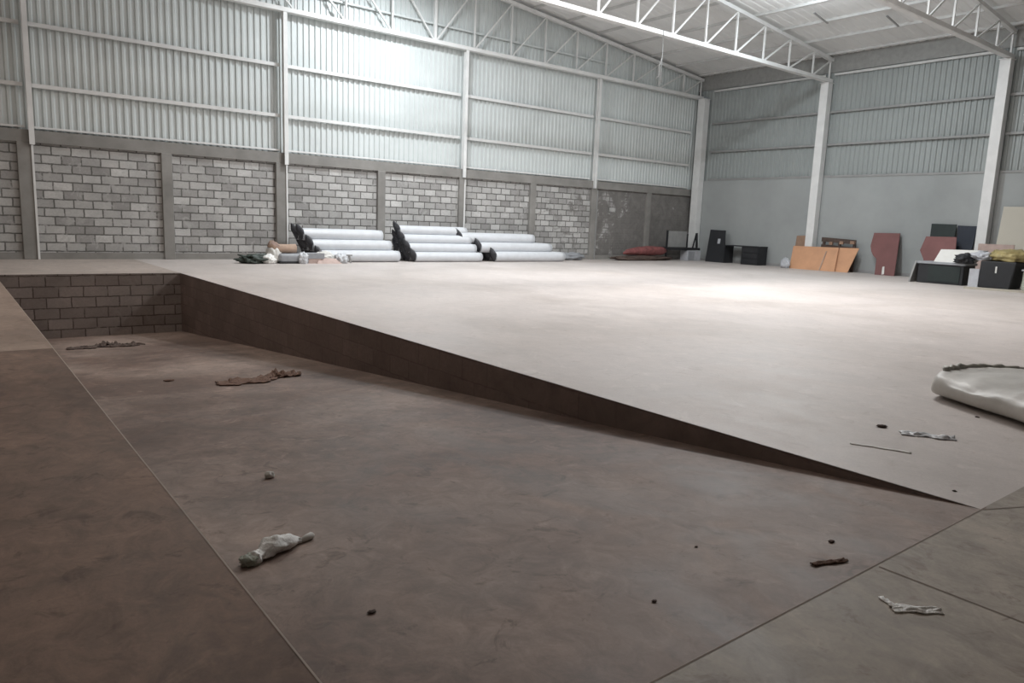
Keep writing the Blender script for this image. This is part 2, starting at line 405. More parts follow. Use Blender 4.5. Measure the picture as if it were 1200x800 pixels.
def box_column(x, y, z1, label, w=.30, d=.30):
    root = thing('steel_column', label, 'column', (x, y, 0), 0, 'steel columns of the hall')
    link_bm('shaft', bevel(boxbm(-d / 2, d / 2, -w / 2, w / 2, .02, z1), .008, 1), M['steel'], root)
    link_bm('base_plate', boxbm(-d / 2 - .06, d / 2 + .06, -w / 2 - .06, w / 2 + .06, 0, .02), M['steel_grey'], root)
    link_bm('cap_plate', boxbm(-d / 2 - .03, d / 2 + .03, -w / 2 - .03, w / 2 + .03, z1, z1 + .02), M['steel'], root)
box_column(XR - .13, YB - .30, CHORD - .1, 'pale steel corner column where the block wall meets the right wall', .34, .34)
box_column(XR - .13, COLS_Y[0], CHORD - .1, 'white steel column on the right wall behind the orange sheets')
box_column(XR - .13, COLS_Y[1], CHORD - .1, 'white steel column on the right wall behind the dark boxes')
box_column(XR - .13, 3.48, CHORD - .1, 'white steel column on the right wall outside the view')

# girts (C channels)
def girt(a, b, axis, label, h=.12, d=.055, mat='steel'):
    bm = bmesh.new(); t = .006
    if axis == 'x':
        y = a[1]; z = a[2]
        box(bm, a[0], b[0], y - t / 2, y + t / 2, z - h / 2, z + h / 2)
        for s in (-1, 1): box(bm, a[0], b[0], y, y + d, z + s * h / 2 - t / 2, z + s * h / 2 + t / 2)
    else:
        x = a[0]; z = a[2]
        box(bm, x - t / 2, x + t / 2, a[1], b[1], z - h / 2, z + h / 2)
        for s in (-1, 1): box(bm, x, x + d, a[1], b[1], z + s * h / 2 - t / 2, z + s * h / 2 + t / 2)
    o = link_bm('wall_girt', bm, M[mat]); tag(o, label, 'girt', 'wall girts carrying the cladding')
edges = [XL] + COLS_X + [XR - .3]
bays = ['left of the leftmost column', 'in the first full bay from the left', 'in the bay above the left roll pile', 'in the bay above the right roll pile', 'in the bay next to the corner']
for z, lv in ((BEAM + .05, 'lowest'), (3.99, 'middle'), (5.34, 'upper'), (6.62, 'topmost')):
    for i, t in enumerate(bays):
        if z > 6.5 : continue
        girt((edges[i] + .1, YB + .06, z), (edges[i + 1] - .08, YB + .06, z), 'x', '%s pale steel girt on the back cladding %s' % (lv, t), .085 if z > 3.5 else .045)
girt((4.5, YB + .06, 7.35), (20.5, YB + .06, 7.35), 'x', 'faint steel girt on the gable cladding behind the rear truss', .05, mat='sheet')
yedges = [YF, 3.48, COLS_Y[1], COLS_Y[0], YB - .5]
ybays = ['past the right edge of view', 'right of the column behind the dark boxes', 'between the two right wall columns', 'between the corner and the orange sheets']
for z, lv in ((RBEAM + .03, 'lowest'), (4.54, 'middle'), (5.69, 'upper'), (7.0, 'eave')):
    for i, t in enumerate(ybays):
        girt((XR + .04, yedges[i] + .16, z), (XR + .04, yedges[i + 1] - .16, z), 'y', '%s steel girt on the right cladding %s' % (lv, t), .07, mat='steel_grey' if z < 7 else 'purlin')
# small dark bits lying on the ledges
# ------------------------------------------------------------------ roof trusses
def truss(y, label, cw=.13, double=False, thick=.115):
    root = thing('roof_truss', label, 'truss', (RIDGE_X, y, CHORD), 0, 'roof trusses across the hall')
    x0, x1 = XL - RIDGE_X + .1, XR - RIDGE_X + .05
    bm = bmesh.new()
    for s in (-1, 1): box(bm, x0, x1, s * .035 - .028 + s * .03, s * .035 + .028 + s * .03, -thick / 2, thick / 2)
    box(bm, x0, x1, -.06, .06, -thick / 2 - .006, -thick / 2)
    link_bm('bottom_chord', bm, M['steel'], root)
    bm = bmesh.new()
    def tz(xx): return roof_z(xx + RIDGE_X) - CHORD - .04
    bar(bm, (x0, 0, tz(x0)), (0, 0, tz(0)), .12, .11); bar(bm, (0, 0, tz(0)), (x1, 0, tz(x1)), .12, .11)
    link_bm('top_chord', bm, M['steel'], root)
    for k in range(-8, 10):
        xx = min(1.5 * k, x1 - .12)
        if xx < x0: continue
        bm = bmesh.new(); bar(bm, (xx, 0, .05), (xx, 0, tz(xx) - .04), .09 if k == 0 else .05, .09 if k == 0 else .05, (0, 1, 0))
        link_bm('vertical_strut', bm, M['steel'], root)
        if 0 <= k < 9:
            bm = bmesh.new(); xn = min(1.5 * (k + 1), x1 - .12); bar(bm, (xx + .05, .0, .06), (xn - .03, .0, tz(xn) - .05), .045, .045, (0, 1, 0)); link_bm('diagonal_strut', bm, M['steel'], root)
        if k <= 0 and xx - 1.5 >= x0:
            bm = bmesh.new(); xn = xx - 1.5; bar(bm, (xx - .05, .0, .06), (xn + .03, .0, tz(xn) - .05), .045, .045, (0, 1, 0)); link_bm('diagonal_strut', bm, M['steel'], root)
    return root
truss(TRUSS_Y[0], 'white steel roof truss set against the back gable wall')
truss(TRUSS_Y[1], 'white steel roof truss in the middle with a cable hanging from it')
truss(TRUSS_Y[2], 'white steel roof truss nearest the viewer at the upper right')
truss(3.45, 'white steel roof truss outside the view, nearest the front')
# flange braces from truss to purlin
for (x, y, t) in ((21.6, 13.2, 'left, near the middle truss'), (22.9, 11.6, 'right, between the two nearer trusses')):
    bm = bmesh.new(); bar(bm, (x, y, roof_z(x) - .02), (x + 1.0, y + .1, roof_z(x + 1.0) - .02), .05, .03)
    tag(link_bm('roof_brace', bm, M['steel_grey']), 'short dark steel brace under the roof sheet, ' + t, 'brace', 'short roof braces')
# cable hanging from the middle truss
bm = bmesh.new()
tube(bm, [(16.7, TRUSS_Y[1] - .09, CHORD + .05), (16.72, TRUSS_Y[1] - .1, 6.2), (16.69, TRUSS_Y[1] - .1, 5.8), (16.74, TRUSS_Y[1] - .1, 5.42)], .014, 6)
tube(bm, [(16.72, TRUSS_Y[1] - .1, 6.15), (16.60, TRUSS_Y[1] - .1, 5.85), (16.62, TRUSS_Y[1] - .1, 5.6), (16.50, TRUSS_Y[1] - .1, 5.5)], .012, 6)
tag(link_bm('hanging_cable', bm, M['steel_grey'], None, True), 'frayed grey cable hanging from the middle roof truss', 'cable')

# ------------------------------------------------------------------ piles of white film rolls
def make_roll(rad, L, seed):
    root = thing('film_roll', None, None)
    bm = bmesh.new(); ns = 20; nr = 14; rings = []
    for i in range(nr + 1):
        x = L * i / nr; rr = rad * (1 + .012 * noise.noise(Vector((x * 2, seed, 0))))
        if i in (0, nr): rr *= .95
        rings.append([bm.verts.new((x, rr * math.cos(2 * math.pi * k / ns), rad + rr * math.sin(2 * math.pi * k / ns))) for k in range(ns)])
    for a, b in zip(rings, rings[1:]):
        for k in range(ns): bm.faces.new((a[k], a[(k + 1) % ns], b[(k + 1) % ns], b[k]))
    # hollow mouth at the right end
    inner = [bm.verts.new((L - .01, rad * .55 * math.cos(2 * math.pi * k / ns), rad + rad * .55 * math.sin(2 * math.pi * k / ns))) for k in range(ns)]
    for k in range(ns): bm.faces.new((rings[-1][k], rings[-1][(k + 1) % ns], inner[(k + 1) % ns], inner[k]))
    bm.faces.new(inner)
    link_bm('film_wrap', bm, M['white_film'], root, True)
    # black gathered end, pulled up to a point on the left
    bm = bmesh.new(); rings = []; m = 7
    for i in range(m + 1):
        t = i / m; cx = .02 - .17 * t; cz = rad + .20 * t; ry = rad * (1.0 - .80 * t ** 1.2); rzz = rad * (1.0 - .45 * t ** 1.6)
        rings.append([bm.verts.new((cx + .03 * noise.noise(Vector((k, t * 3, seed))), ry * math.cos(2 * math.pi * k / 16) * (1 + .22 * t * math.cos(4 * k + seed)), cz + rzz * math.sin(2 * math.pi * k / 16) * (1 + .18 * t * math.cos(5 * k)))) for k in range(16)])
    for a, b in zip(rings, rings[1:]):
        for k in range(16): bm.faces.new((a[k], a[(k + 1) % 16], b[(k + 1) % 16], b[k]))
    bm.faces.new(rings[-1]); bm.faces.new(rings[0][::-1])
    link_bm('gathered_end', bm, M['black_film'], root, True)['label'] = 'black gathered end'
    return root
def copy_tree(o):
    c = o.copy(); C.objects.link(c)
    for ch in list(o.children):
        d = ch.copy(); C.objects.link(d); d.parent = c
    return c
tiers = {0: 'bottom', 1: 'second', 2: 'third', 3: 'top'}
depth_w = ['front', 'second', 'third', 'rear', 'fifth']
def pile(which, x0, L, y0, d, counts, xoff, seed):
    proto = make_roll(d / 2, L, seed); used = False
    for lvl, n in enumerate(counts):
        for j in range(n):
            o = proto if not used else copy_tree(proto); used = True
            y = y0 + d / 2 + lvl * d / 2 + j * d * 1.0
            o.location = (x0 + xoff[lvl] + (random.uniform(-.04, .04) if j else 0), y, lvl * d * .866)
            tier = 'top' if lvl == len(counts) - 1 else tiers[lvl]
            row = 'only' if n == 1 else depth_w[j] if j < n - 1 else 'rear'
            tag(o, 'white film roll in the %s pile, %s row, %s roll' % (which, tier, row), 'roll', 'white film rolls in the %s pile' % which)
pile('left', 7.98, 2.46, 19.28, .335, [4, 3, 2], [.38, .18, -.02], 1)
pile('middle', 11.10, 2.48, 19.30, .30, [4, 3, 2, 1], [.26, .12, .02, -.06], 2)
pile('right', 14.38, 3.05, 19.30, .335, [4, 3, 2], [0, -.5, -1.15], 3)

# ------------------------------------------------------------------ heap left of the rolls
def blob(name, size, loc, mat, label, cat, rz=0, **kw):
    o = link_bm(name, lump(size, **kw), M[mat], None, True); place(o, loc, rz); tag(o, label, cat); return o
YH = 19.05
blob('crumpled_bag', (.80, .5, .26), (6.46, YH, 0), 'dark_green_bag', 'dark green crumpled plastic sheet at the left end of the heap', 'bag', .1, amp=.5, freq=2.4, seed=3, ridge=.4)
bm = bmesh.new(); tube(bm, [(6.30, YH, .12), (6.1, YH - .02, .19), (5.98, YH, .22)], [.05, .03, .015], 8)
tag(link_bm('plastic_strip', bm, M['dark_green_bag'], None, True), 'dark strip poking out left of the green sheet', 'strip')
blob('white_bag', (.34, .4, .27), (6.74, YH - .1, 0), 'bag_white', 'small white plastic bag between green sheet and tall white bag', 'bag', 0, amp=.3, seed=5, ridge=.2)
blob('tied_sack', (.32, .4, .50), (6.90, YH + .02, 0), 'foam', 'tall white knotted bag left of the cardboard roll', 'bag', .4, amp=.25, seed=8, ridge=.25)
t = thing('cement_bag', 'grey filled paper sack lying under the brown cardboard roll', 'sack', (7.27, YH, 0), .03)
link_bm('sack_body', bevel(boxbm(-.30, .32, -.25, .25, 0, .26), .07, 3), M['grey'], t, True)
link_bm('bottom_band', bevel(boxbm(-.305, .325, -.255, .255, .0, .07), .02, 2), M['black'], t, True)['label'] = 'dark bottom band of the sack'  # separate black band around the foot of the sack
t = thing('cardboard_roll', 'brown cardboard roll lying on top of the grey sack', 'roll', (6.80, YH, .39), 0)
bm = bmesh.new(); tube(bm, [(0, 0, .12), (.12, 0, .06), (.22, 0, .0), (.45, 0, -.01), (.70, 0, 0)], [.10, .115, .115, .12, .12], 14); link_bm('tube', bm, M['cardboard'], t, True)
bm = bmesh.new(); prism(bm, [(-.03, -.08, .10), (.05, -.12, .22), (.24, -.125, .07), (.10, -.1, .0)], (0, .02, 0)); link_bm('torn_flap', bm, M['pink'], t)
blob('white_rag', (.22, .2, .30), (7.62, YH - .25, 0), 'white_film', 'white scrap of film between grey sack and grey carton', 'scrap', .6, amp=.5, seed=11, ridge=.5)
t = thing('grey_carton', 'low grey carton with a pinkish front below the left roll pile', 'box', (7.88, YH + .02, 0), 0)
link_bm('carton_body', bevel(boxbm(-.25, .28, -.22, .2, 0, .27), .01, 1), M['light_grey'], t); link_bm('lid_flap', boxbm(-.26, .34, -.25, -.225, .13, .275), M['grey'], t)
link_bm('front_panel', boxbm(-.10, .26, -.235, -.222, .0, .13), M['pink'], t)
t = thing('pink_board', 'pinkish board with a white film sheet over it in front of the roll pile', 'board', (8.28, YH - .1, 0), 0)
bm = bmesh.new(); prism(bm, [(-.30, -.2, 0), (.42, -.2, 0), (.30, -.05, .13), (-.16, -.05, .15)], (0, .03, 0)); link_bm('board', bm, M['pink'], t)
blob('white_film_heap', (.58, .35, .34), (8.36, YH + .10, 0), 'foam', 'crumpled pale film heap in front of the left roll pile', 'film', .1, amp=.3, seed=14, ridge=.3)
blob('clear_film_heap', (.34, .3, .30), (8.76, YH - .08, 0), 'white_film', 'small bluish film bundle at the right end of the heap', 'film', .1, amp=.45, seed=15, ridge=.4)
t = thing('metal_bracket', 'grey metal bracket at the right tip of the heap', 'bracket', (8.93, YH - .08, 0), 0)
bm = bmesh.new(); box(bm, -.12, .16, -.04, .04, .2, .235); bar(bm, (.08, 0, .2), (.13, 0, 0), .05, .03, (0, 1, 0)); bar(bm, (-.08, 0, .2), (-.12, 0, 0), .05, .03, (0, 1, 0)); link_bm('frame', bm, M['steel_grey'], t)

# ------------------------------------------------------------------ back corner
blob('rubble_heap', (1.3, .5, .30), (18.5, 20.3, 0), 'grey', 'low grey dusty film heap right of the roll piles', 'heap', 0, amp=.35, seed=17, ridge=.3)
t = thing('red_bundle', 'dull red rolled tarpaulin lying at the foot of the block wall', 'tarpaulin', (22.3, 20.0, 0), 0)
bm = bmesh.new(); tube(bm, [(-1.25, 0, .28), (-1.0, 0, .32), (-.4, 0, .37), (.2, 0, .39), (.9, 0, .38), (1.15, 0, .40)], [.04, .11, .16, .18, .17, .12], 14)
for v in bm.verts: v.co += Vector((0, .03, .03)) * noise.fractal(v.co * 4, 1, 2, 3)
link_bm('cloth', bm, M['red'], t, True)
blob('dark_bundle', (3.2, .6, .22), (22.2, 20.05, 0), 'dark_rag', 'dark brown bundle lying under the red tarpaulin', 'bundle', 0, amp=.25, seed=21, ridge=.2)
t = thing('metal_trolley', 'black steel frame trolley with a grey panel in the corner', 'trolley', (24.3, 20.0, 0), 0)
bm = bmesh.new()
for xx in (-.72, .55): bar(bm, (xx, 0, 0.02), (xx, 0, 1.22 if xx < 0 else 1.1), .06, .06, (0, 1, 0))
link_bm('frame', bm, M['black'], t)
link_bm('grey_panel', boxbm(-.68, .50, -.01, .01, .55, 1.20), M['steel_grey'], t)
link_bm('shelf', boxbm(-.80, 1.1, -.28, .2, .44, .53), M['black'], t)
t2 = thing('grey_cabinet', 'small pale grey cabinet under the black trolley shelf', 'cabinet', (25.02, 19.88, 0), 0)
link_bm('body', bevel(boxbm(-.45, .42, -.18, .2, 0, .42), .01, 1), M['light_grey'], t2); link_bm('door', boxbm(-.40, -.02, -.20, -.182, .04, .38), M['grey'], t2)
bm = bmesh.new(); bar(bm, (25.37, 19.88, .532), (25.30, 19.88, 1.15), .09, .05, (0, 1, 0)); bar(bm, (25.1, 19.88, .532), (25.28, 19.88, 1.12), .05, .04, (0, 1, 0))
tag(link_bm('folded_stand', bm, M['black']), 'black folded stand on the trolley beside the corner column', 'stand')

# ------------------------------------------------------------------ things along the right wall
def lean(outl, x0, x1, h, th=.03):
    """outline in (y, z) on the plane leaning from x0 at the floor to x1 at height h"""
    bm = bmesh.new(); prism(bm, [(x0 + (x1 - x0) * z / h, y, z) for y, z in outl], (th, 0, 0)); return bm
def board(name, outl, x0, x1, h, mat, label, cat='board', th=.03, parts=None):
    t = thing(name, label, cat, (x0, sum(p[0] for p in outl) / len(outl), 0))
    y0 = t.location.y
    link_bm('panel', lean([(y - y0, max(z, 0)) for y, z in outl], 0, x1 - x0, h, th), M[mat], t)
    return t
# dark cabinet door and black desk near the corner
t = board('cabinet_side', [(19.30, 0), (19.42, 1.32), (18.68, 1.30), (18.62, 1.0), (18.34, .0)], 25.25, 25.6, 1.3, 'black', 'dark leaning cabinet panel just right of the corner column', 'panel', .05)
bm = lean([(18.92 - t.location.y, .96), (18.80 - t.location.y, .96), (18.78 - t.location.y, .76), (18.90 - t.location.y, .76)], -.02, .33, 1.3, .015); link_bm('label_patch', bm, M['light_grey'], t)
t = thing('black_desk', 'black office desk with one drawer pedestal against the right wall', 'desk', (25.2, 17.55, 0))
link_bm('desk_top', bevel(boxbm(0, .6, -.80, .85, .69, .73), .005, 1), M['black'], t)
link_bm('side_panel', boxbm(0, .6, .79, .83, 0, .69), M['black'], t)
ped = link_bm('pedestal', boxbm(.02, .58, -.79, .0, .0, .69), M['black'], t)
for i in range(3): dr = link_bm('drawer', boxbm(-.005, .015, -.76, -.03, .05 + .21 * i, .24 + .21 * i), M['black'], ped)
# orange sheets
t = board('orange_sheet', [(15.33, 0), (15.48, .83), (13.70, .85), (13.56, 0)], 25.1, 25.5, .85, 'orange', 'large orange plywood sheet leaning under the right wall column', 'sheet', .02)
t = board('orange_sheet', [(13.86, 0), (13.72, .845), (13.01, .86), (13.13, 0)], 25.2, 25.6, .85, 'orange', 'narrow slanting orange sheet at the right end of the large one', 'sheet', .02)
t = board('orange_strip', [(14.15, .0), (14.12, .70), (14.08, .70), (14.10, .0)], 25.07, 25.47, .85, 'cardboard', 'thin upright batten leaning on the orange sheet', 'batten', .02)
board('brown_board', [(15.54, 0), (15.54, 1.21), (15.17, 1.23), (15.17, 0)], 25.62, 25.75, 1.2, 'brown', 'brown board standing behind the left end of the orange sheet', 'board', .03)
t = thing('wooden_pallet', 'dark wooden pallet standing behind the orange sheets', 'pallet', (25.68, 13.8, 0), 0)
for i in range(5):
    bm = bmesh.new(); z = .12 + i * .235; bar(bm, (0, .68, z + .06), (0, -.62, z), .11 if i < 4 else .16, .025, (1, 0, 0)); link_bm('slat', bm, M['dark_wood'], t)
for yy in (.6, 0, -.55): link_bm('bearer', boxbm(.0, .08, yy - .04, yy + .04, 0, 1.10), M['dark_wood'], t)
for i, (yy, zz, s) in enumerate(((-.5, 1.04, .16), (-.1, 1.02, .14), (.3, .98, .12))):
    link_bm('block', boxbm(-.05, .03, yy - s / 2, yy + s / 2, zz - .05, zz + .06), M['brown'], t)
blob('grey_rag', (.2, .35, .40), (25.0, 15.45, 0), 'light_grey', 'pale crumpled scrap at the left foot of the orange sheet', 'scrap', 0, amp=.3, seed=31, ridge=.3)
# maroon boards
t = board('maroon_board', [(12.64, 1.42), (11.76, 1.43), (11.56, 0), (12.22, 0), (12.31, .54), (12.45, .64), (12.56, .78), (12.64, .97)], 25.3, 25.8, 1.42, 'maroon', 'tall maroon board with a curved notch leaning on the right wall', 'board', .03)
bm = lean([(11.98 - t.location.y, .02), (12.02 - t.location.y, .28), (11.96 - t.location.y, .30), (11.90 - t.location.y, .04)], -.02, .48, 1.42, .01); link_bm('torn_patch', bm, M['foam'], t)['label'] = 'white torn patch'
board('leaning_board', [(10.59, 0), (10.79, 1.78), (10.03, 1.77), (9.9, 0)], 25.3, 25.8, 1.75, 'green_black', 'dark green panel leaning left of the navy panel', 'panel', .03)
board('navy_panel', [(9.70, 0), (9.98, 1.74), (9.41, 1.73), (9.41, 0)], 25.28, 25.78, 1.75, 'navy', 'navy blue panel leaning right of the dark green one', 'panel', .03)
board('maroon_board', [(10.70, 1.36), (9.79, 1.37), (9.58, 0), (10.48, 0), (10.60, .62), (10.78, .91)], 24.9, 25.3, 1.35, 'maroon', 'shorter maroon board leaning before the dark green panel', 'board', .03)
board('cream_board', [(8.74, 2.34), (7.2, 2.32), (7.0, 0), (8.62, 0)], 25.0, 25.7, 2.3, 'cream', 'tall cream board leaning right of the right wall column', 'board', .04)
# boxes, sacks in front
t = thing('storage_chest', 'low dark chest with a pale grey rim in front of the maroon board', 'chest', (22.95, 9.2, 0), 0)
link_bm('body', bevel(boxbm(0, .8, -.62, .62, 0, .56), .01, 1), M['black'], t)
link_bm('rim', bevel(boxbm(-.04, .84, -.66, .66, .56, .63), .01, 1), M['grey'], t)['label'] = 'pale grey rim'
bm = bmesh.new(); prism(bm, [(-.1, .82, 0), (-.02, .72, .63), (.78, .72, .63), (.70, .82, 0)], (0, -.05, 0)); link_bm('side_panel', bm, M['steel_grey'], t)
link_bm('front_panel', boxbm(-.02, 0, -.54, .32, .06, .52), M['green_black'], t)
t = thing('foam_slab', 'white foam slab lying on the chest below the navy panel', 'slab', (23.4, 8.95, .632), 0)
bm = bmesh.new(); prism(bm, [(-.30, .52, 0), (.05, .50, .36), (.05, -.62, .38), (-.30, -.45, .0)], (.42, 0, 0)); link_bm('slab', bm, M['foam'], t)
blob('black_bag', (.4, .42, .30), (23.0, 8.62, .632), 'black', 'small black knotted bag on the pale chest rim', 'bag', 0, amp=.4, seed=41, ridge=.3)
t = thing('grey_post', 'pale grey upright board between the two dark boxes', 'post', (22.95, 8.30, 0), 0); link_bm('post', boxbm(0, .3, -.12, .13, 0, .50), M['light_grey'], t)
t = thing('black_box', 'tall black box with a white tag under the yellow sack', 'box', (22.95, 7.82, 0), 0)
bm = bmesh.new(); box(bm, 0, .85, -.52, .36, 0, .74)
for v in bm.verts:
    if v.co.z < .1 and v.co.y < 0: v.co.y += .10
link_bm('body', bevel(bm, .03, 2), M['black'], t); link_bm('tag', boxbm(-.008, .0, -.07, -.03, .42, .60), M['foam'], t)['label'] = 'white tag'
blob('grey_bags', (.55, .5, .26), (23.25, 8.25, .745), 'light_grey', 'crumpled grey film between foam slab and yellow sack', 'film', 0, amp=.4, seed=43, ridge=.4)
blob('yellow_sack', (.85, .95, .36), (23.4, 7.62, .745), 'yellow', 'crumpled yellow sack lying on the black box', 'sack', 0, amp=.25, seed=44, ridge=.35)
blob('brown_sack', (.5, .5, .55), (23.5, 6.75, .56), 'brown', 'brown sack on the pale crate at the right edge', 'sack', 0, amp=.3, seed=45, ridge=.3)
t = thing('pale_crate', 'pale green grey crate at the right edge beside the black box', 'crate', (23.1, 6.75, 0), 0)
link_bm('crate_body', bevel(boxbm(0, .8, -.4, .42, 0, .52), .02, 1), M['bag_green'], t); link_bm('crate_lid', boxbm(-.03, .83, -.43, .45, .52, .56), M['light_grey'], t)
t = thing('wooden_plank', 'long pale plank lying on the floor before the black box', 'plank', (22.0, 7.2, 0), .25); link_bm('plank', boxbm(-.12, .12, -1.0, .9, 0, .05), M['cream'], t)
t = thing('wall_ledge', 'low pinkish board standing behind the yellow sack', 'board', (24.9, 8.55, 0), 0); link_bm('board', boxbm(0, .05, -.5, .45, 0, 1.2), M['pink'], t)

# ------------------------------------------------------------------ wrapped mat at the right
t = thing('wrapped_mat', 'thick white film wrapped mat lying on the floor at the right edge', 'mat', (0, 0, 0))
A = Vector((6.37, 2.55, 0)); Bv = Vector((5.50, 1.05, 0)); ln = (Bv - A).normalized(); side = Vector((-ln.y, ln.x, 0))
if side.x < 0: side = -side
Lm = (Bv - A).length; Wm = 1.25; Hm = .215
bm = bmesh.new(); rings = []; nL = 46; nC = 40
for i in range(nL + 1):
    u = i / nL; ring = []
    endk = 1 - max(0, .10 - u * Lm) ** 2 * 28
    for k in range(nC):
        a = 2 * math.pi * k / nC
        ex = .32; ca, sa = math.cos(a), math.sin(a)
        y_ = math.copysign(abs(ca) ** .42, ca) * Wm / 2; z_ = math.copysign(abs(sa) ** .62, sa) * Hm / 2
        p = A + ln * (u * Lm) + side * (Wm / 2 + y_ * endk) + Vector((0, 0, Hm / 2 + z_ * endk))
        if z_ > 0: p.z += .035 * noise.fractal(Vector((p.x * 3, p.y * 3, 1)), 1, 2, 4) * (1 if sa > .3 else .3)
        p -= ln * (.30 * math.sin(math.pi * min(1, max(0, (y_ + Wm / 2) / Wm))) * max(0, 1 - u * 3))
        p += side * .03 * noise.noise(Vector((p.x * 2, p.y * 2, p.z * 6)))
        p.z = max(p.z, 0.002)
        ring.append(bm.verts.new(p))
    rings.append(ring)
for a, b in zip(rings, rings[1:]):
    for k in range(nC): bm.faces.new((a[k], a[(k + 1) % nC], b[(k + 1) % nC], b[k]))
bm.faces.new(rings[0][::-1]); bm.faces.new(rings[-1])
link_bm('mat_body', bm, M['mat_side'], t, True)
# loose film bunched along its far edge
bm = bmesh.new(); pts = []; rad = []
for i in range(30):
    u = i / 29; q = A + side * (Wm * (.12 + .84 * u)) - ln * (.27 * math.sin(math.pi * (.12 + .84 * u)) - .10)
    q.z = Hm + .004 + .006 * math.sin(i * 1.9); q += ln * .05 * noise.noise(Vector((i * .7, 0, 0)))
    pts.append(q); rad.append(.018 + .03 * abs(noise.noise(Vector((i * .8, 3, 0)))))
tube(bm, pts, rad, 8); link_bm('gathered_film', bm, M['grey_film'], t, True)

# ------------------------------------------------------------------ litter on the ramp and floor
def on_ramp(o, x, y, rz=0):
    o.location = (x, y, ramp_z(y) + .002); sl = math.atan2(RD, RY1 - RY0)
    o.rotation_mode = 'XYZ'; o.matrix_world = Matrix.Translation((x, y, ramp_z(y) + .002)) @ Matrix.Rotation(-sl, 4, 'X') @ Matrix.Rotation(rz, 4, 'Z')
    return o
# the white plastic bag with a knotted end
t = thing('plastic_bag', 'crumpled white and pale green plastic bag on the ramp in the foreground', 'bag')
bm = bmesh.new(); rings = []; prof = [(-.23, .022, .02), (-.20, .05, .035), (-.17, .035, .03), (-.14, .045, .03), (-.10, .062, .04), (-.04, .075, .05), (.02, .068, .045), (.08, .05, .035), (.13, .032, .024), (.15, .018, .014)]
prof2 = []
for a_, b_ in zip(prof, prof[1:]):
    for s in range(4): prof2.append(tuple(a_[i] + (b_[i] - a_[i]) * s / 4 for i in range(3)))
prof2.append(prof[-1])
for i, (x, w, h) in enumerate(prof2):
    ring = []
    for k in range(24):
        a = 2 * math.pi * k / 24; q = 1 + .38 * noise.fractal(Vector((x * 14, math.cos(a) * 1.3, math.sin(a) * 1.3)), 1, 2, 4) - .28 * abs(noise.noise(Vector((x * 30, math.cos(a) * 3, math.sin(a) * 3))))
        yc = .020 * math.sin((x + .2) * 9)
        ring.append(bm.verts.new((x, yc + w * math.cos(a) * q, max(.002, h * .9 + h * math.sin(a) * q))))
    rings.append(ring)
for a, b in zip(rings, rings[1:]):
    for k in range(24): bm.faces.new((a[k], a[(k + 1) % 24], b[(k + 1) % 24], b[k]))
bm.faces.new(rings[0][::-1]); bm.faces.new(rings[-1])
link_bm('bag_body', bm, M['bag_white'], t, True)
bm = bmesh.new(); tube(bm, [(.14, -.01, .014), (.18, -.012, .018), (.225, -.012, .018), (.24, -.012, .016)], [.012, .020, .022, .012], 10); link_bm('knotted_end', bm, M['foam'], t, True)
bm = lump((.09, .09, .06), amp=.6, freq=3, seed=4, ridge=.5, sub=3)
o = link_bm('open_mouth', bm, M['bag_green'], t, True); o.location = (-.225, .01, 0); o['label'] = 'pale green crumpled mouth'
on_ramp(t, 1.065, 2.885, .42); t.matrix_world = t.matrix_world @ Matrix.Scale(.74, 4)
# dark rags
def rag_heap(pts, mat, label, seed, name='dark_rag'):
    t = thing(name, label, 'rag'); cxx = sum(p[0] for p in pts) / len(pts); cyy = sum(p[1] for p in pts) / len(pts)
    bm = bmesh.new()
    for i, (x, y, sx, sy, sz) in enumerate(pts):
        b2 = crumpled_sheet(sx * 1.3, sy * .7, sz * .75, seed + i * 1.37, 14, 9, thick=.008)
        me = D.meshes.new('tmp'); b2.to_mesh(me); b2.free(); me.transform(Matrix.Translation((x - cxx, y - cyy, 0)) @ Matrix.Rotation(.5 * math.sin(i * 2.1 + seed), 4, 'Z')); bm.from_mesh(me); D.meshes.remove(me)
    o = link_bm('cloth', bm, M[mat], t, True); on_ramp(t, cxx, cyy); return t
rag_heap([(1.72, 13.5, .32, .5, .07), (1.95, 13.6, .30, .5, .09), (2.12, 13.7, .26, .5, .20), (2.32, 13.5, .30, .5, .13), (2.48, 13.5, .16, .4, .09)], 'dark_rag', 'dark crumpled rag on the ramp near its end wall', 50)
rag_heap([(2.40, 7.95, .22, .5, .04), (2.60, 7.95, .34, .5, .07), (2.82, 8.02, .30, .4, .07), (3.02, 8.1, .22, .35, .14), (3.14, 8.05, .12, .3, .09)], 'rag_ochre', 'brown rag strip beside the dark wall halfway along the ramp', 60)
o = blob('paper_scrap', (.055, .05, .04), (0, 0, 0), 'foam', 'tiny white paper scrap on the ramp above the plastic bag', 'scrap', amp=.4, seed=70, sub=3); on_ramp(o, 1.42, 4.03)
o = blob('brown_leaf_scrap', (.10, .12, .02), (0, 0, 0), 'rag_ochre', 'small brown scrap on the ramp left of the brown rag', 'scrap', amp=.4, seed=71, sub=3); on_ramp(o, 1.92, 8.6)
def bit(x, y, s, mat, label, seed, ramp_=False, h=.3):
    o = blob('dirt_clod', (s, s * .8, s * h), (x, y, 0), mat, label, 'clod', seed, amp=.5, seed=seed, sub=3, ridge=.4); o['group'] = 'small dirt clods'
    if ramp_: on_ramp(o, x, y)
bit(1.10, 2.13, .026, 'dark_rag', 'dark dirt clod at the bottom centre left of the ramp', 80, True)
bit(1.92, 1.57, .018, 'dark_rag', 'dark dirt clod alone in the middle of the ramp foreground', 81, True)
bit(2.94, 1.47, .026, 'dark_rag', 'dark clod near the right end of the ramp start', 82, True)
bit(5.01, 2.25, .06, 'dark_rag', 'dark flat clod on the pale floor left of the mat', 84)
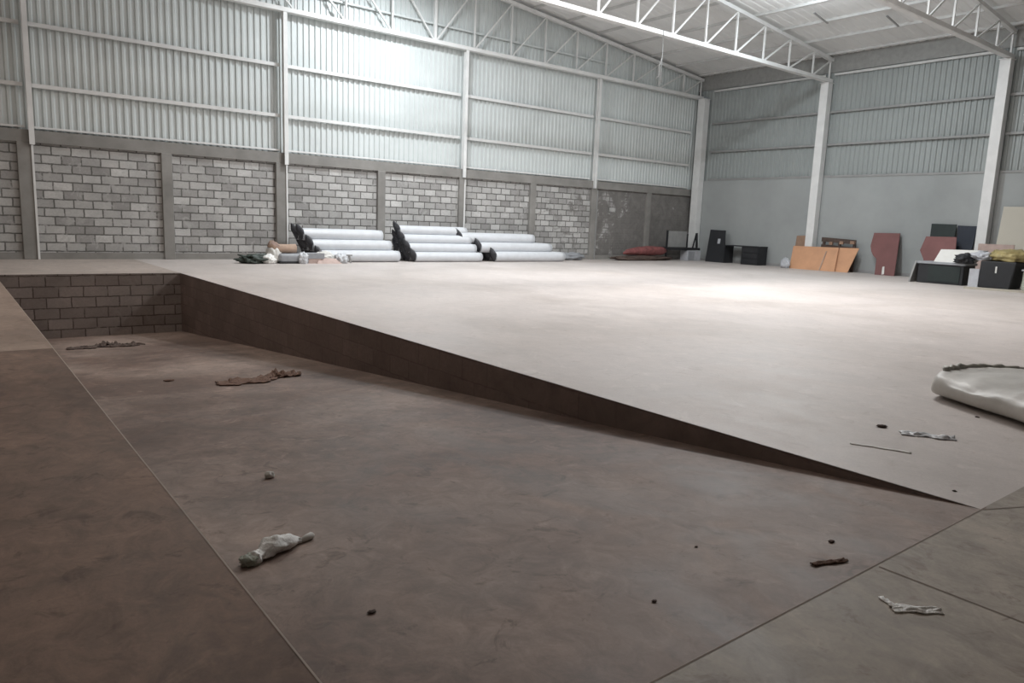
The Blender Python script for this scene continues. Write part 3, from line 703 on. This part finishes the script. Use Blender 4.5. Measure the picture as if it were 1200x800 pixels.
bit(2.45, 1.80, .014, 'dark_rag', 'dark clod on the ramp left of the floor crack', 85, True)
bit(5.95, 2.0, .03, 'dark_rag', 'small dark clod between the mat and the ramp tip', 86)
bit(4.06, 1.42, .02, 'dark_rag', 'tiny dark clod beside the ramp tip', 87)
bit(.80, 1.72, .022, 'dark_rag', 'tiny dark clod at the lower left of the ramp', 88, True)
o = link_bm('brown_rag', crumpled_sheet(.16, .03, .012, 6), M['rag_ochre'], None, True); tag(o, 'thin dark rag strip at the ramp start beside the front slab', 'rag'); on_ramp(o, 2.72, 1.36, -.4)
# sticks and film on the pale floor
o = link_bm('paper_strip', crumpled_sheet(.34, .034, .006, 3, 22, 4), M['foam'], None, True); tag(o, 'thin white strip on the floor between ramp tip and mat', 'strip'); place(o, (4.49, 2.01, 0), -1.15)
o = link_bm('film_scrap', crumpled_sheet(.32, .10, .03, 5), M['white_film'], None, True); tag(o, 'crumpled clear film scrap on the floor before the mat', 'film'); place(o, (5.05, 1.97, 0), -1.0)
t = thing('torn_film', 'white torn L shaped film strip on the front slab at lower right', 'film', (2.60, 1.0, 0), 0)
o = link_bm('long_limb', crumpled_sheet(.17, .055, .016, 9, taper=lambda u: 1 - .3 * u), M['bag_white'], t, True); place(o, (.01, -.02, 0), -.75)
o = link_bm('short_limb', crumpled_sheet(.085, .022, .012, 12, 16, 5), M['bag_white'], t, True); place(o, (-.02, .055, 0), -1.9)

# ------------------------------------------------------------------ lamps
def high_bay(x, y, z, power, glow, col, label):
    t = thing('high_bay_lamp', label, 'lamp', (x, y, z), 0, 'high bay lamps')
    bm = bmesh.new(); rings = []
    for (rr, zz) in ((.05, .34), (.08, .32), (.09, .20), (.22, .10), (.26, .0)):
        rings.append([bm.verts.new((rr * math.cos(2 * math.pi * k / 24), rr * math.sin(2 * math.pi * k / 24), zz)) for k in range(24)])
    for a, b in zip(rings, rings[1:]):
        for k in range(24): bm.faces.new((a[k], a[(k + 1) % 24], b[(k + 1) % 24], b[k]))
    bm.faces.new(rings[0])
    link_bm('reflector', bm, M['steel'], t, True)
    bm = bmesh.new(); tube(bm, [(0, 0, .33), (0, 0, roof_z(x) + .05 - z)], .008, 6); link_bm('cord', bm, M['black'], t)
    l = D.lights.new('lamp_light', 'AREA'); l.shape = 'DISK'; l.size = .5; l.energy = power; l.color = col
    o = D.objects.new('lamp_light', l); C.objects.link(o); o.parent = t; o.location = (0, 0, -.02)
    l = D.lights.new('lamp_glow', 'POINT'); l.energy = glow; l.color = col; l.shadow_soft_size = .15
    o = D.objects.new('lamp_glow', l); C.objects.link(o); o.parent = t; o.location = (0, 0, -.3)
LAMPS = [(10.5, 17.7, 8.2, 430, 45, (.90, .96, 1.0)), (19.3, 12.2, 7.98, 230, 190, (.86, .95, 1.0)), (13.0, 11.6, 8.3, 470, 40, (.95, .97, 1.0)),
         (13.8, 8.6, 8.2, 600, 25, (1.0, .97, .94)), (3.4, 12.0, 7.6, 150, 10, (1.0, .93, .86))]  # last entry, at left, is an added fill for the ramp and left slab
for i, (x, y, z, pw, gl, c_) in enumerate(LAMPS): high_bay(x, y, z, pw, gl, c_, 'high bay lamp hanging under the roof above the view, %s' % ['rear', 'right', 'middle', 'near', 'left'][i])

w = D.worlds.new('world'); sc.world = w; w.use_nodes = True
w.node_tree.nodes['Background'].inputs[0].default_value = (.5, .5, .5, 1); w.node_tree.nodes['Background'].inputs[1].default_value = .02

# ------------------------------------------------------------------ camera
cam = D.cameras.new('camera'); co = D.objects.new('camera', cam); C.objects.link(co); sc.camera = co
cam.sensor_width = 36; cam.lens = 857.07 / 1200 * 36; cam.clip_start = .05
pi_, ya, ro = R(-9.205), R(38.144), R(2.205)
fw = Vector((math.sin(ya) * math.cos(pi_), math.cos(ya) * math.cos(pi_), math.sin(pi_)))
r0 = Vector((math.cos(ya), -math.sin(ya), 0)); u0 = r0.cross(fw)
r_ = r0 * math.cos(ro) + u0 * math.sin(ro); u_ = -r0 * math.sin(ro) + u0 * math.cos(ro)
mw = Matrix(((r_.x, u_.x, -fw.x, 0), (r_.y, u_.y, -fw.y, 0), (r_.z, u_.z, -fw.z, 1.282), (0, 0, 0, 1)))
co.matrix_world = mw
sc.view_settings.view_transform = 'Standard'; sc.view_settings.look = 'None'; sc.view_settings.gamma = 1; sc.view_settings.use_curve_mapping = False
sc.view_settings.exposure = 0.0
sc.cycles.use_denoising = True
sc.cycles.max_bounces = 8; sc.cycles.diffuse_bounces = 6
